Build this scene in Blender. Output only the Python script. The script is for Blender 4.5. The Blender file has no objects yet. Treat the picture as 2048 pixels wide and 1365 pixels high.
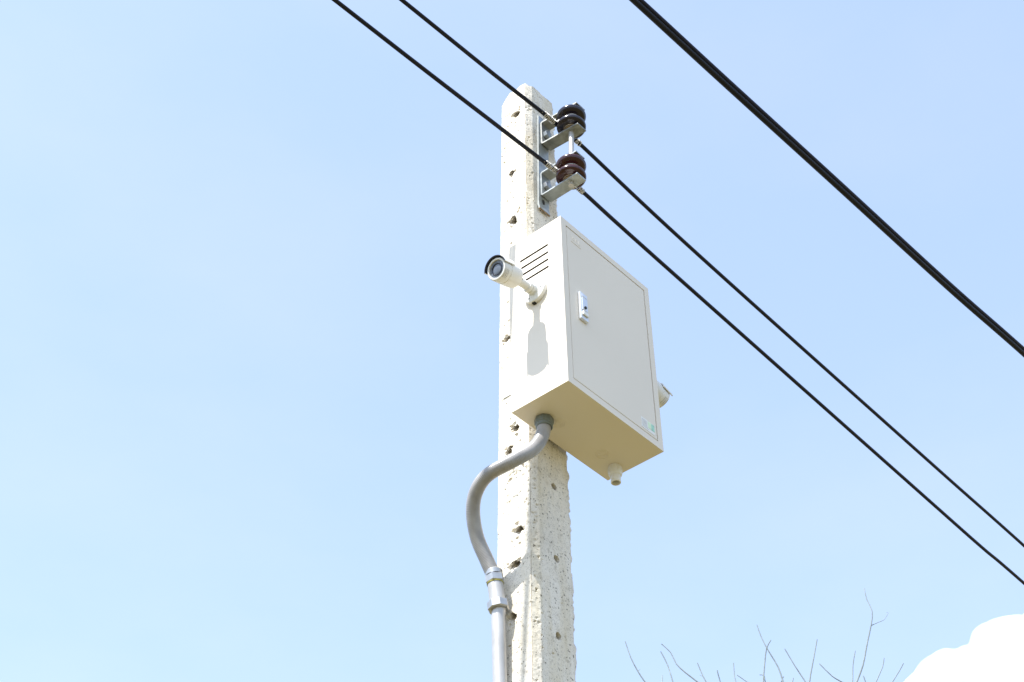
import bpy, math, random
import bmesh
import numpy as np
from mathutils import Vector, Matrix, noise

SC = bpy.context.scene
COL = SC.collection
rad = math.radians

# ------------------------------------------------------------------ camera
cam_data = bpy.data.cameras.new("camera")
cam = bpy.data.objects.new("camera", cam_data)
COL.objects.link(cam)
SC.camera = cam
cam_data.sensor_width = 36.0
cam_data.lens = 54.49
cam_data.clip_start = 0.05
cam_data.clip_end = 20000
AZ, EL, ROLL = 0.8581224899970615, 0.7267391787466975, -0.016004934131826434
CAM = Vector((-2.1585, -1.6952, 1.6))
_f = Vector((math.sin(AZ)*math.cos(EL), math.cos(AZ)*math.cos(EL), math.sin(EL)))
_r = _f.cross(Vector((0, 0, 1))).normalized()
_u = _r.cross(_f)
_R = _r*math.cos(ROLL)+_u*math.sin(ROLL)
_U = -_r*math.sin(ROLL)+_u*math.cos(ROLL)
_m = Matrix((_R, _U, -_f)).transposed().to_4x4()
_m.translation = CAM
cam.matrix_world = _m

# ------------------------------------------------------------------ world, sun, exposure
SUN_EL, SUN_BACK = rad(58.8), rad(2.0)          # sun stands to the -x side, a touch behind (+y)
S = Vector((-math.cos(SUN_EL)*math.cos(SUN_BACK), math.cos(SUN_EL)*math.sin(SUN_BACK), math.sin(SUN_EL)))
world = bpy.data.worlds.new("World")
SC.world = world
world.use_nodes = True
wn, wl = world.node_tree.nodes, world.node_tree.links
bg = wn['Background']
sky = wn.new('ShaderNodeTexSky')
sky.sky_type = 'NISHITA'
sky.sun_disc = False
sky.sun_elevation = SUN_EL
sky.sun_rotation = math.atan2(S.x, S.y)
sky.altitude = 0
sky.air_density = 1.0
sky.dust_density = 1.2
sky.ozone_density = 1.0
hs = wn.new('ShaderNodeHueSaturation')
hs.inputs['Saturation'].default_value = 0.72
hs.inputs['Value'].default_value = 1.0
wl.new(sky.outputs[0], hs.inputs['Color'])
tint = wn.new('ShaderNodeMix')                  # white balance of the photograph
tint.data_type, tint.blend_type = 'RGBA', 'MULTIPLY'
tint.inputs['Factor'].default_value = 1.0
tint.inputs['B'].default_value = (1.28, 1.465, 1.72, 1)
gam = wn.new('ShaderNodeGamma')                 # evens the sky out a little, as humid summer air does
gam.inputs['Gamma'].default_value = 0.66
wl.new(hs.outputs[0], gam.inputs['Color'])
wl.new(gam.outputs[0], tint.inputs['A'])
wtc = wn.new('ShaderNodeTexCoord')                 # very faint high haze
wmp = wn.new('ShaderNodeMapping')
wmp.inputs['Scale'].default_value = (1.2, 1.2, 3.0)
wno = wn.new('ShaderNodeTexNoise')
wno.inputs['Scale'].default_value = 2.2
wno.inputs['Detail'].default_value = 7
wno.inputs['Roughness'].default_value = .55
wrm = wn.new('ShaderNodeValToRGB')
wrm.color_ramp.elements[0].position, wrm.color_ramp.elements[1].position = .42, .78
wrm.color_ramp.elements[0].color = (.975, .985, .99, 1)
wrm.color_ramp.elements[1].color = (1.10, 1.04, 1.0, 1)
wl.new(wtc.outputs['Generated'], wmp.inputs['Vector'])
wl.new(wmp.outputs[0], wno.inputs['Vector'])
wl.new(wno.outputs['Fac'], wrm.inputs['Fac'])
hz = wn.new('ShaderNodeMix')
hz.data_type, hz.blend_type = 'RGBA', 'MULTIPLY'
hz.inputs['Factor'].default_value = 1.0
wl.new(tint.outputs['Result'], hz.inputs['A'])
wl.new(wrm.outputs[0], hz.inputs['B'])
wl.new(hz.outputs['Result'], bg.inputs['Color'])
bg.inputs['Strength'].default_value = 0.15

sun_data = bpy.data.lights.new("sun", 'SUN')
sun_data.energy = 3.9
sun_data.angle = rad(0.53)
sun_data.color = (1.0, 0.955, 0.88)
sun = bpy.data.objects.new("sun", sun_data)
COL.objects.link(sun)
sun.rotation_euler = S.to_track_quat('Z', 'Y').to_euler()
sun.location = (-8, 0, 14)

vs = SC.view_settings
vs.view_transform = 'Standard'
vs.look = 'None'
vs.exposure = 1.2
vs.gamma = 1
SC.render.film_transparent = False


# ------------------------------------------------------------------ helpers
class MB:
    def __init__(self):
        self.v, self.f, self.mi = [], [], []

    def add(self, verts, faces, mi=0):
        o = len(self.v)
        self.v += [tuple(p) for p in verts]
        self.f += [tuple(i+o for i in q) for q in faces]
        self.mi += [mi]*len(faces)

    def box(self, lo, hi, mi=0, M=None, ch=0.0):
        x0, y0, z0 = lo
        x1, y1, z1 = hi
        if ch > 0:
            bm_box(self, lo, hi, ch, mi, M)
            return
        P = [(x0, y0, z0), (x1, y0, z0), (x1, y1, z0), (x0, y1, z0), (x0, y0, z1), (x1, y0, z1), (x1, y1, z1), (x0, y1, z1)]
        if M:
            P = [M @ Vector(p) for p in P]
        self.add(P, [(0, 3, 2, 1), (4, 5, 6, 7), (0, 1, 5, 4), (1, 2, 6, 5), (2, 3, 7, 6), (3, 0, 4, 7)], mi)

    def tube(self, pts, r, n=12, mi=0, cap=True):
        pts = [Vector(p) for p in pts]
        rr = r if isinstance(r, (list, tuple)) else [r]*len(pts)
        T = []
        for i in range(len(pts)):
            a, b = pts[max(0, i-1)], pts[min(len(pts)-1, i+1)]
            T.append((b-a).normalized())
        ref = Vector((0, 0, 1)) if abs(T[0].z) < 0.9 else Vector((1, 0, 0))
        nrm = (ref - T[0]*ref.dot(T[0])).normalized()
        V, Fc = [], []
        for i, p in enumerate(pts):
            nrm = (nrm - T[i]*nrm.dot(T[i])).normalized()
            bn = T[i].cross(nrm)
            for k in range(n):
                a = 2*math.pi*k/n
                V.append(p+(nrm*math.cos(a)+bn*math.sin(a))*rr[i])
        for i in range(len(pts)-1):
            for k in range(n):
                k2 = (k+1) % n
                Fc.append((i*n+k, i*n+k2, (i+1)*n+k2, (i+1)*n+k))
        if cap:
            Fc.append(tuple(range(n-1, -1, -1)))
            Fc.append(tuple((len(pts)-1)*n+k for k in range(n)))
        self.add(V, Fc, mi)

    def lathe(self, prof, M=None, n=40, mi=0, a0=0.0, a1=2*math.pi, closed=False):
        """prof: list of (radius, height); revolved about local z, mapped by M.
        closed: the profile is a loop."""
        full = abs(a1-a0-2*math.pi) < 1e-6
        m = n if full else n+1
        V, Fc = [], []
        for (r, h) in prof:
            for k in range(m):
                a = a0+(a1-a0)*k/n
                p = Vector((r*math.cos(a), r*math.sin(a), h))
                V.append(M @ p if M else p)
        L = len(prof)
        for i in range(L if closed else L-1):
            j = (i+1) % L
            for k in range(n):
                k2 = (k+1) % m
                Fc.append((i*m+k, i*m+k2, j*m+k2, j*m+k))
        if not full and closed:
            Fc.append(tuple(i*m for i in range(L)))
            Fc.append(tuple(i*m+n for i in range(L-1, -1, -1)))
        self.add(V, Fc, mi)

    def plate(self, us, vv, holes, t, M, mi=0):
        """solid plate in local xy (thickness 0..t in z) on a cell grid, cells in holes left out"""
        nu, nv = len(us)-1, len(vv)-1
        S_ = {(i, j) for i in range(nu) for j in range(nv)} - set(holes)
        ids, V, Fc = {}, [], []

        def vid(i, j, k):
            if (i, j, k) not in ids:
                ids[(i, j, k)] = len(V)
                V.append(M @ Vector((us[i], vv[j], k*t)))
            return ids[(i, j, k)]
        for (i, j) in S_:
            Fc.append((vid(i, j, 1), vid(i+1, j, 1), vid(i+1, j+1, 1), vid(i, j+1, 1)))
            Fc.append((vid(i, j, 0), vid(i, j+1, 0), vid(i+1, j+1, 0), vid(i+1, j, 0)))
            for (di, dj, a, b) in ((-1, 0, (i, j+1), (i, j)), (1, 0, (i+1, j), (i+1, j+1)), (0, -1, (i, j), (i+1, j)), (0, 1, (i+1, j+1), (i, j+1))):
                if (i+di, j+dj) not in S_:
                    Fc.append((vid(*a, 0), vid(*b, 0), vid(*b, 1), vid(*a, 1)))
        self.add(V, Fc, mi)

    def build(self, name, mats, parent=None, smooth=35):
        me = bpy.data.meshes.new(name)
        me.from_pydata(self.v, [], self.f)
        for m in (mats if isinstance(mats, (list, tuple)) else [mats]):
            me.materials.append(m)
        me.polygons.foreach_set('material_index', self.mi)
        me.validate()
        if smooth:
            me.polygons.foreach_set('use_smooth', [True]*len(me.polygons))
            me.set_sharp_from_angle(angle=rad(smooth))
        o = bpy.data.objects.new(name, me)
        COL.objects.link(o)
        if parent is not None:
            o.parent = parent
            o.matrix_parent_inverse = parent.matrix_world.inverted() if parent.type != 'EMPTY' else Matrix.Translation(-parent.location)
        return o


def bm_box(mb, lo, hi, c, mi=0, M=None):
    """box with its edges chamfered by c"""
    lo, hi = Vector(lo), Vector(hi)
    V, Fc, ix = [], [], {}
    for sx in (0, 1):
        for sy in (0, 1):
            for sz in (0, 1):
                s = (sx, sy, sz)
                for ax in range(3):
                    p = Vector([(hi if s[k] else lo)[k] + (0 if k == ax else (-c if s[k] else c)) for k in range(3)])
                    ix[(s, ax)] = len(V)
                    V.append(M @ p if M else p)
    cen = (lo+hi)/2
    cw = (M @ cen) if M else cen

    def addf(ids):
        a, b, d = V[ids[0]], V[ids[1]], V[ids[2]]
        n = (b-a).cross(d-a)
        m = sum((V[i] for i in ids), Vector())/len(ids)
        Fc.append(tuple(ids) if n.dot(m-cw) > 0 else tuple(reversed(ids)))
    for ax in range(3):
        o1, o2 = (ax+1) % 3, (ax+2) % 3
        for sv in (0, 1):
            ring = []
            for (a, b) in ((0, 0), (1, 0), (1, 1), (0, 1)):
                s = [0, 0, 0]
                s[ax], s[o1], s[o2] = sv, a, b
                ring.append(ix[(tuple(s), ax)])
            addf(ring)
        for a in (0, 1):
            for b in (0, 1):
                q = []
                for sv, order in ((0, (o1, o2)), (1, (o2, o1))):
                    s = [0, 0, 0]
                    s[ax], s[o1], s[o2] = sv, a, b
                    for w in order:
                        q.append(ix[(tuple(s), w)])
                addf(q)
    for key in {k[0] for k in ix}:
        addf([ix[(key, 0)], ix[(key, 1)], ix[(key, 2)]])
    mb.add(V, Fc, mi)


def tag(o, label, cat, group=None, kind=None):
    if label:
        o['label'] = label
    if cat:
        o['category'] = cat
    if group:
        o['group'] = group
    if kind:
        o['kind'] = kind
    return o


def thing(name, loc, label, cat, group=None):
    o = bpy.data.objects.new(name, None)
    o.empty_display_size = 0.05
    COL.objects.link(o)
    o.location = loc
    return tag(o, label, cat, group)


def spline(pts, step=0.01):
    """Catmull-Rom through pts, resampled at about step"""
    P = [Vector(p) for p in pts]
    P = [P[0]*2-P[1]]+P+[P[-1]*2-P[-2]]
    out = []
    for i in range(1, len(P)-2):
        n = max(2, int((P[i+1]-P[i]).length/step))
        for k in range(n):
            t = k/n
            a, b, c, d = P[i-1], P[i], P[i+1], P[i+2]
            out.append(0.5*((2*b)+(c-a)*t+(2*a-5*b+4*c-d)*t*t+(3*b-a-3*c+d)*t**3))
    out.append(P[-2].copy())
    return out


def frame(o, z, x=None):
    """matrix whose local z points along z at origin o"""
    z = Vector(z).normalized()
    ref = Vector(x) if x is not None else (Vector((0, 0, 1)) if abs(z.z) < .9 else Vector((1, 0, 0)))
    x_ = (ref-z*ref.dot(z)).normalized()
    y_ = z.cross(x_)
    M = Matrix((x_, y_, z)).transposed().to_4x4()
    M.translation = Vector(o)
    return M


def regular_prism(mb, M, r, h, n, mi=0, c=0.0015, rot=0.0, hole=0.0):
    """n-sided nut about local z, from 0 to h, top edges chamfered"""
    V, Fc = [], []
    for (rr, z) in ((r-c, 0), (r, c), (r, h-c), (r-c, h)):
        for k in range(n):
            a = 2*math.pi*k/n+rot
            V.append(M @ Vector((rr*math.cos(a), rr*math.sin(a), z)))
    for i in range(3):
        for k in range(n):
            k2 = (k+1) % n
            Fc.append((i*n+k, i*n+k2, (i+1)*n+k2, (i+1)*n+k))
    Fc.append(tuple(range(n-1, -1, -1)))
    Fc.append(tuple(3*n+k for k in range(n)))
    mb.add(V, Fc, mi)


def mat(name, col, rough=0.5, metal=0.0, bump=None, vary=None, coat=0.0, spec=0.5):
    """procedural principled material. bump: (scale, strength, distance); vary: (scale, amount)"""
    m = bpy.data.materials.new(name)
    m.use_nodes = True
    nt = m.node_tree
    p = nt.nodes['Principled BSDF']
    p.inputs['Base Color'].default_value = (*col, 1)
    p.inputs['Roughness'].default_value = rough
    p.inputs['Metallic'].default_value = metal
    p.inputs['Coat Weight'].default_value = coat
    p.inputs['Specular IOR Level'].default_value = spec
    tc = nt.nodes.new('ShaderNodeTexCoord')
    if vary:
        n = nt.nodes.new('ShaderNodeTexNoise')
        n.inputs['Scale'].default_value = vary[0]
        n.inputs['Detail'].default_value = 6
        nt.links.new(tc.outputs['Object'], n.inputs['Vector'])
        r = nt.nodes.new('ShaderNodeValToRGB')
        a = vary[1]
        r.color_ramp.elements[0].position, r.color_ramp.elements[1].position = .3, .7
        r.color_ramp.elements[0].color = (*[c*(1-a) for c in col], 1)
        r.color_ramp.elements[1].color = (*[min(1, c*(1+a)) for c in col], 1)
        nt.links.new(n.outputs['Fac'], r.inputs['Fac'])
        nt.links.new(r.outputs['Color'], p.inputs['Base Color'])
    if bump:
        n = nt.nodes.new('ShaderNodeTexNoise')
        n.inputs['Scale'].default_value = bump[0]
        n.inputs['Detail'].default_value = 4
        nt.links.new(tc.outputs['Object'], n.inputs['Vector'])
        b = nt.nodes.new('ShaderNodeBump')
        b.inputs['Strength'].default_value = bump[1]
        b.inputs['Distance'].default_value = bump[2]
        nt.links.new(n.outputs['Fac'], b.inputs['Height'])
        nt.links.new(b.outputs['Normal'], p.inputs['Normal'])
    return m


PAINT = mat('cream_powder_coat', (.765, .70, .605), .48, bump=(900, .08, .0004), vary=(2.5, .03), spec=.3)
WHITE = mat('white_plastic', (.78, .78, .77), .4, vary=(20, .03))
CAMW = mat('white_camera_paint', (.76, .755, .73), .42, vary=(30, .03))
BLACKP = mat('black_plastic', (.012, .013, .018), .45, vary=(60, .3))
DARKTXT = mat('grey_print', (.12, .12, .14), .6, vary=(200, .2))
GLASS = mat('lens_window', (.14, .165, .21), .15, vary=(80, .12), spec=.5)
IRIS = mat('lens_barrel_black', (.008, .01, .02), .3, vary=(90, .3))
IRRING = mat('lens_surround_grey', (.18, .205, .25), .3, vary=(150, .25), spec=.5)
GALV = mat('galvanized_steel', (.36, .39, .40), .42, .55, bump=(220, .25, .0006), vary=(45, .22))
GALVD = mat('weathered_galvanized_steel', (.27, .28, .27), .5, .45, bump=(220, .3, .0006), vary=(60, .3))
ZINC = mat('zinc_plated_fitting', (.46, .455, .44), .32, .75, bump=(300, .15, .0004), vary=(70, .12))
ZINCD = mat('shaded_zinc_fitting', (.17, .20, .20), .4, .35, vary=(60, .2))  # zinc of the gland, with the shade it sits in put into its colour
RUSTY = mat('rust_streaked_steel', (.25, .17, .09), .7, .1, vary=(120, .4))
PIPE = mat('galvanized_pipe', (.46, .45, .435), .38, .35, bump=(90, .1, .0005), vary=(28, .12))
HOSE = mat('grey_vinyl_hose', (.30, .29, .285), .28, vary=(26, .2), bump=(120, .2, .0006))
CER_D = mat('dark_purple_brown_glaze', (.008, .004, .011), .2, vary=(60, .3), spec=.5)
CER_R = mat('red_brown_glaze', (.034, .0055, .007), .18, vary=(60, .3), spec=.5)
BISQUE = mat('unglazed_tan_ceramic', (.30, .22, .13), .8, vary=(90, .25))
FAINT = mat('faint_grey_print', (.40, .40, .42), .6, vary=(200, .15))
PVCB = mat('black_wire_insulation', (.006, .007, .014), .5, bump=(150, .2, .0004), vary=(35, .3), spec=.25)
PVCN = mat('blue_black_cable_sheath', (.006, .007, .022), .5, vary=(35, .3), spec=.25)
ALU = mat('aluminium_binding_wire', (.55, .53, .49), .4, .6, vary=(200, .15))
CHROME = mat('chrome_lock', (.74, .76, .80), .28, .55, vary=(60, .06))
GREEN = mat('green_print', (.36, .62, .50), .6, vary=(40, .4))
GREENL = mat('light_green_print', (.64, .78, .56), .6, vary=(40, .15))
PAPER = mat('white_sticker', (.82, .82, .80), .5, vary=(100, .03))
BARK = mat('blue_hazed_bark', (.22, .26, .275), .9, bump=(30, .5, .01), vary=(6, .3))  # bluish flare and distance haze put into the bark colour
DARK = mat('opening_shade_dark', (.02, .02, .02), .9, vary=(30, .2))  # near-black in place of the shade inside gaps and openings
STEELSTRAP = mat('cream_painted_strap', (.62, .61, .57), .5, vary=(20, .06))


def concrete():
    m = bpy.data.materials.new('weathered_concrete')
    m.use_nodes = True
    nt = m.node_tree
    N, L = nt.nodes, nt.links
    p = N['Principled BSDF']
    p.inputs['Roughness'].default_value = .92
    p.inputs['Specular IOR Level'].default_value = .25
    tc = N.new('ShaderNodeTexCoord')

    def nz(scale, detail=5, rough=.6, sc=(1, 1, 1), off=(0, 0, 0)):
        mp = N.new('ShaderNodeMapping')
        mp.inputs['Scale'].default_value = sc
        mp.inputs['Location'].default_value = off
        L.new(tc.outputs['Object'], mp.inputs['Vector'])
        n = N.new('ShaderNodeTexNoise')
        n.inputs['Scale'].default_value = scale
        n.inputs['Detail'].default_value = detail
        n.inputs['Roughness'].default_value = rough
        L.new(mp.outputs[0], n.inputs['Vector'])
        return n.outputs['Fac']

    def ramp(src, stops):
        r = N.new('ShaderNodeValToRGB')
        e = r.color_ramp.elements
        while len(e) < len(stops):
            e.new(.5)
        for k, (pos, c) in enumerate(stops):
            e[k].position = pos
            e[k].color = (*c, 1)
        L.new(src, r.inputs['Fac'])
        return r.outputs['Color']

    def mix(a, b, fac, mode='MULTIPLY'):
        x = N.new('ShaderNodeMix')
        x.data_type = 'RGBA'
        x.blend_type = mode
        if isinstance(fac, float):
            x.inputs['Factor'].default_value = fac
        else:
            L.new(fac, x.inputs['Factor'])
        L.new(a, x.inputs['A'])
        L.new(b, x.inputs['B'])
        return x.outputs['Result']
    base = ramp(nz(9, 8), [(.3, (.69, .645, .57)), (.5, (.785, .74, .665)), (.72, (.83, .79, .72))])
    grain = ramp(nz(260, 3, .7), [(.30, (.36, .355, .34)), (.44, (.93, .93, .92)), (.5, (1, 1, 1)), (.75, (1.0, 1.0, .98))])
    c = mix(base, grain, .60)
    blot = ramp(nz(52, 5, .65, off=(2, 7, 3)), [(.32, (.60, .585, .55)), (.44, (1, 1, 1))])
    c = mix(c, blot, .6)
    # small open pores, a few of them
    pores = ramp(nz(150, 2, .5, off=(3, 1, 2)), [(.0, (.16, .15, .13)), (.30, (.2, .19, .17)), (.345, (1, 1, 1))])
    c = mix(c, pores, .95)
    pores2 = ramp(nz(420, 1, .5, off=(8, 1, 5)), [(.0, (.22, .21, .18)), (.29, (.3, .28, .25)), (.36, (1, 1, 1))])
    c = mix(c, pores2, .55)
    # tan damp streaks running down
    st = ramp(nz(14, 6, .6, sc=(1.6, 1.6, .22), off=(1, 5, 0)), [(.46, (1, 1, 1)), (.70, (.84, .79, .66))])
    c = mix(c, st, .75)
    L.new(c, p.inputs['Base Color'])
    b = N.new('ShaderNodeBump')
    b.inputs['Strength'].default_value = .55
    b.inputs['Distance'].default_value = .0025
    L.new(nz(230, 5, .7), b.inputs['Height'])
    L.new(b.outputs['Normal'], p.inputs['Normal'])
    return m


CONC = concrete()


# ------------------------------------------------------------------ ground
def ground_mat():
    m = mat('dry_grass_and_soil', (.15, .125, .06), .95, bump=(6, .6, .05))
    nt = m.node_tree
    N, L = nt.nodes, nt.links
    tc = N.new('ShaderNodeTexCoord')
    n = N.new('ShaderNodeTexNoise')
    n.inputs['Scale'].default_value = .6
    n.inputs['Detail'].default_value = 10
    L.new(tc.outputs['Object'], n.inputs['Vector'])
    r = N.new('ShaderNodeValToRGB')
    r.color_ramp.elements[0].position, r.color_ramp.elements[1].position = .35, .65
    r.color_ramp.elements[0].color = (.094, .077, .023, 1)
    r.color_ramp.elements[1].color = (.150, .123, .050, 1)
    L.new(n.outputs['Fac'], r.inputs['Fac'])
    L.new(r.outputs['Color'], N['Principled BSDF'].inputs['Base Color'])
    return m


g = MB()
GN = 40
gv, gf = [], []
for i in range(GN+1):
    for j in range(GN+1):
        a, b = (i/GN*2-1), (j/GN*2-1)
        x, y = 3000*a*abs(a), 3000*b*abs(b)
        d = math.hypot(x, y)
        z = 0.0 if d < 12 else .12*noise.noise(Vector((x*.05, y*.05, 0)))*min(1, (d-12)/20)
        gv.append((x, y, z))
for i in range(GN):
    for j in range(GN):
        k = i*(GN+1)+j
        gf.append((k, k+GN+1, k+GN+2, k+1))
g.add(gv, gf)
tag(g.build('ground', ground_mat()), None, None, kind='structure')

# ------------------------------------------------------------------ concrete pole
W, D, ZB, H = .36444, .17567, 3.91239, .55      # enclosure width, depth, underside, height
YF = .1907                                       # front face of the pole


def pxl(z): return .0827+.0146*(z-3.23)          # left face
def pxr(z): return .2305+.0055*(z-3.30)          # right face
def pyb(z): return .3110-.0055*(z-3.9)           # back face


def vnoise(x, y, seed=0):
    """smooth value noise on numpy arrays, about -1..1"""
    rng = np.random.RandomState(seed)
    tab = rng.rand(256, 256)*2-1
    xi, yi = np.floor(x).astype(int), np.floor(y).astype(int)
    fx, fy = x-xi, y-yi
    fx, fy = fx*fx*(3-2*fx), fy*fy*(3-2*fy)
    a, b = tab[xi % 256, yi % 256], tab[(xi+1) % 256, yi % 256]
    c, d = tab[xi % 256, (yi+1) % 256], tab[(xi+1) % 256, (yi+1) % 256]
    return (a*(1-fx)+b*fx)*(1-fy)+(c*(1-fx)+d*fx)*fy


def fbm(x, y, seed=0, o=4):
    r, a = 0, 1.0
    for k in range(o):
        r = r+a*vnoise(x*2**k, y*2**k, seed+k)
        a *= .5
    return r


def sstep(a, b, x):
    t = np.clip((x-a)/(b-a), 0, 1)
    return t*t*(3-2*t)


def build_pole():
    zt = 5.2635
    zs = np.concatenate([np.arange(-.3, 2.95, .05), np.arange(2.95, zt, .0021), [zt]])

    def corners(z):
        l, r, b = pxl(z), pxr(z), pyb(z)
        return [(l, YF+.009), (l+.021, YF), (r-.014, YF), (r-.001, YF+.009), (r, b-.012), (r-.012, b), (l+.014, b), (l, b-.012)]
    ref = corners(4.2)
    seg = []                                     # (corner index, t) per column
    for i in range(8):
        a, b = Vector(ref[i]), Vector(ref[(i+1) % 8])
        sp = .0021 if i in (0, 1, 2, 7, 6) else .006
        n = max(2, int((b-a).length/sp))
        ts = [k/n for k in range(n)]
        if i == 0:
            ts = [0, .035, .07]+[q for q in ts if q > .1]
        if i == 7:
            ts = [q for q in ts if q < .975]+[.984, .993]
        seg += [(i, q) for q in ts]
    nc = len(seg)
    X, Y, NX, NY = [], [], [], []
    cs = [[np.asarray(c[0]+0*zs, float), np.asarray(c[1]+0*zs, float)] for c in corners(zs)]
    nrm = []
    for i in range(8):
        a, b = Vector(ref[i]), Vector(ref[(i+1) % 8])
        d = (b-a).normalized()
        nrm.append((d.y, -d.x))
    for (i, t) in seg:
        j = (i+1) % 8
        X.append(cs[i][0]*(1-t)+cs[j][0]*t)
        Y.append(cs[i][1]*(1-t)+cs[j][1]*t)
        if t == 0:
            n0 = Vector(nrm[i])+Vector(nrm[i-1])
            n0.normalize()
            n = (n0.x, n0.y)
        else:
            n = nrm[i]
        NX.append(n[0]+0*zs)
        NY.append(n[1]+0*zs)
    X, Y, NX, NY = [np.array(q).T for q in (X, Y, NX, NY)]       # rows = z, cols = perimeter
    Z = np.repeat(zs[:, None], nc, 1)
    fi = np.array([s[0] for s in seg])[None, :]+0*Z
    ft = np.array([s[1] for s in seg])[None, :]+0*Z
    peri = np.concatenate([[0], np.cumsum(np.hypot(np.diff(X[400]), np.diff(Y[400])))])[None, :]+0*Z
    left = (fi == 7)
    front = (fi == 1)
    amp = np.where(left, 1.0, np.where(front, .55, .8))
    dsp = amp*(.0005*fbm(peri*38, Z*38, 3)+.0004*fbm(peri*160, Z*160, 11, 3))
    # broad dents and scraped patches on the left face
    dsp += np.where(left, -.0014*sstep(.45, .9, fbm(peri*22+3, Z*15+7, 21)), 0)
    # mould seam along the front left edge: a broken crack
    seam = ((fi == 0) & (ft < .05))
    dsp += np.where(seam, -.016*sstep(-.9, -.3, fbm(Z*0+.5, Z*45, 31)), 0)
    # chipped arris next to the seam and at the far left edge
    near = ((fi == 0) | ((fi == 7) & ((ft > .93) | (ft < .05))))
    dsp += np.where(near, -.0024*sstep(.9, 1.15, fbm(peri*75, Z*75, 41)), 0)
    # flash of cement left along the right mould seam
    fin = ((fi == 3) & (ft < .3)) | ((fi == 2) & (ft > .75))
    finp = np.clip(.003+.005*fbm(Z*0+2.2, Z*22, 51)+.004*vnoise(Z*0+8, Z*110, 53), 0, .011)
    rows_fin = np.where(fin, finp, 0)
    # pits
    rng = np.random.RandomState(5)

    def local(face):                             # in-plane coordinates of a face
        return Y if face == 'L' else X
    def pit(face, u, z, r, depth, seed, rough=.25, lo=.72):
        nonlocal dsp
        sel = left if face == 'L' else (front | (fi == 0))
        du, dz = local(face)-u, Z-z
        rr = np.hypot(du, dz)
        box = sel & (rr < 2.2*r)
        if not box.any():
            return
        an = np.arctan2(dz, du)
        rad_ = r*(1+rough*(vnoise(np.cos(an)*1.7+seed*3.1+9, np.sin(an)*1.7+seed*1.7+9, 60+seed)))
        prof = -depth*(1-sstep(lo, 1.0, rr/rad_))
        dsp = np.where(box, np.minimum(dsp, prof+np.where(rr < rad_, 0, 10)), dsp)
    for k in range(70):
        z = rng.uniform(3.0, 5.2)
        pit('L', rng.uniform(.205, .285), z, rng.uniform(.0020, .0034), rng.uniform(.002, .005), k)
    for k in range(70):
        z = rng.uniform(3.0, 5.2)
        pit('F', pxl(z)+rng.choice([rng.uniform(.004, .035), rng.uniform(.03, .11)]), z, rng.uniform(.002, .0036), rng.uniform(.002, .004), k+300)
    for k in range(60):                         # crumbs lost along the mould seam
        z = rng.uniform(3.0, 5.2)
        r = rng.uniform(.0016, .0032)
        if rng.rand() < .35:
            pit('L', YF+.010+rng.uniform(.001, .008), z, r, rng.uniform(.003, .007), k+500, .5)
        else:
            pit('F', pxl(z)+abs(rng.normal(.010, .008)), z, r, rng.uniform(.003, .006), k+700, .5)
    # bolt holes through the left face, broken at the rim
    LH = [(.2359, 5.1434, .0140, .25), (.2544, 4.8981, .0102, .1), (.2512, 4.6987, .0150, .25), (.2734, 4.2668, .0105, .35), (.2488, 3.9577, .0115, .35),
          (.2669, 3.8973, .0115, .4), (.2378, 3.6493, .0125, .25), (.249, 3.5606, .0125, .35), (.2555, 3.422, .0125, .25)]
    for k, (u, z, r, ro) in enumerate(LH):
        pit('L', u, z, r, .045, k+40, ro, .86)
        for q in range(4):                       # crumbs broken out beside the hole
            a = rng.uniform(0, 6.28)
            pit('L', u+math.cos(a)*r*1.25, z+math.sin(a)*r*1.3, r*rng.uniform(.25, .5), rng.uniform(.003, .008), k*7+q, .4)
    for (u, z, r) in [(.222, 5.168, .004), (.231, 4.722, .005), (.226, 4.731, .004), (.257, 4.6134, .004), (.2302, 3.8373, .008), (.236, 3.846, .007), (.2622, 3.8086, .006), (.245, 3.819, .005),
                      (.2408, 3.935, .006), (.222, 3.828, .006), (.252, 3.835, .005), (.242, 3.672, .006), (.240, 3.630, .004)]:
        pit('L', u, z, r, .006, int(z*1000) % 97, .5)
    # ring scar on the left face
    du, dz = Y-.249, Z-3.788
    ring = np.abs(np.hypot(du, dz*.8)-.030)
    dsp += np.where(left & (ring < .006), -.0028*(1-ring/.006)*(vnoise(Y*130, Z*130, 71) > -.2), 0)
    # clean round bolt holes in the front face
    for k, (u, z) in enumerate([(.1684, 3.7945), (.1678, 3.59), (.1648, 3.385), (.1635, 3.18), (.170, 4.0), (.171, 4.2)]):
        pit('F', u, z, .0085, .05, 80+k, .07, .9)
    X = X+NX*dsp+rows_fin
    Y = Y+NY*dsp
    # rounded, broken top
    top = zt+.006*fbm(X*60, Y*60, 91)
    top -= .035*sstep(.262, .300, Y+.35*(.12-X)+.004*fbm(X*70+5, Y*70, 93))
    top -= .008*sstep(.215, .245, X)
    top -= .010*sstep(.030, .0, np.hypot(X-pxl(5.2), Y-YF))
    Z = Z+np.where(left & (dsp < -.009), -dsp*1.0, 0)          # bores slanted upwards, shaped so the left holes look darker
    hs_ = Z > zt-.09
    Zn = np.where(hs_, np.minimum(Z, top), Z)
    nr = len(zs)
    V = np.stack([X, Y, Zn], -1).reshape(-1, 3)
    idx = np.arange(nr*nc).reshape(nr, nc)
    a, b = idx[:-1, :], np.roll(idx, -1, 1)[:-1, :]
    c, d = np.roll(idx, -1, 1)[1:, :], idx[1:, :]
    F = np.stack([a, b, c, d], -1).reshape(-1, 4)
    # cap
    rings = [idx[-1]]
    VV = [V]
    cx, cy = X[-1].mean(), Y[-1].mean()
    base = len(V)
    Fl = [tuple(q) for q in F.tolist()]
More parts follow.
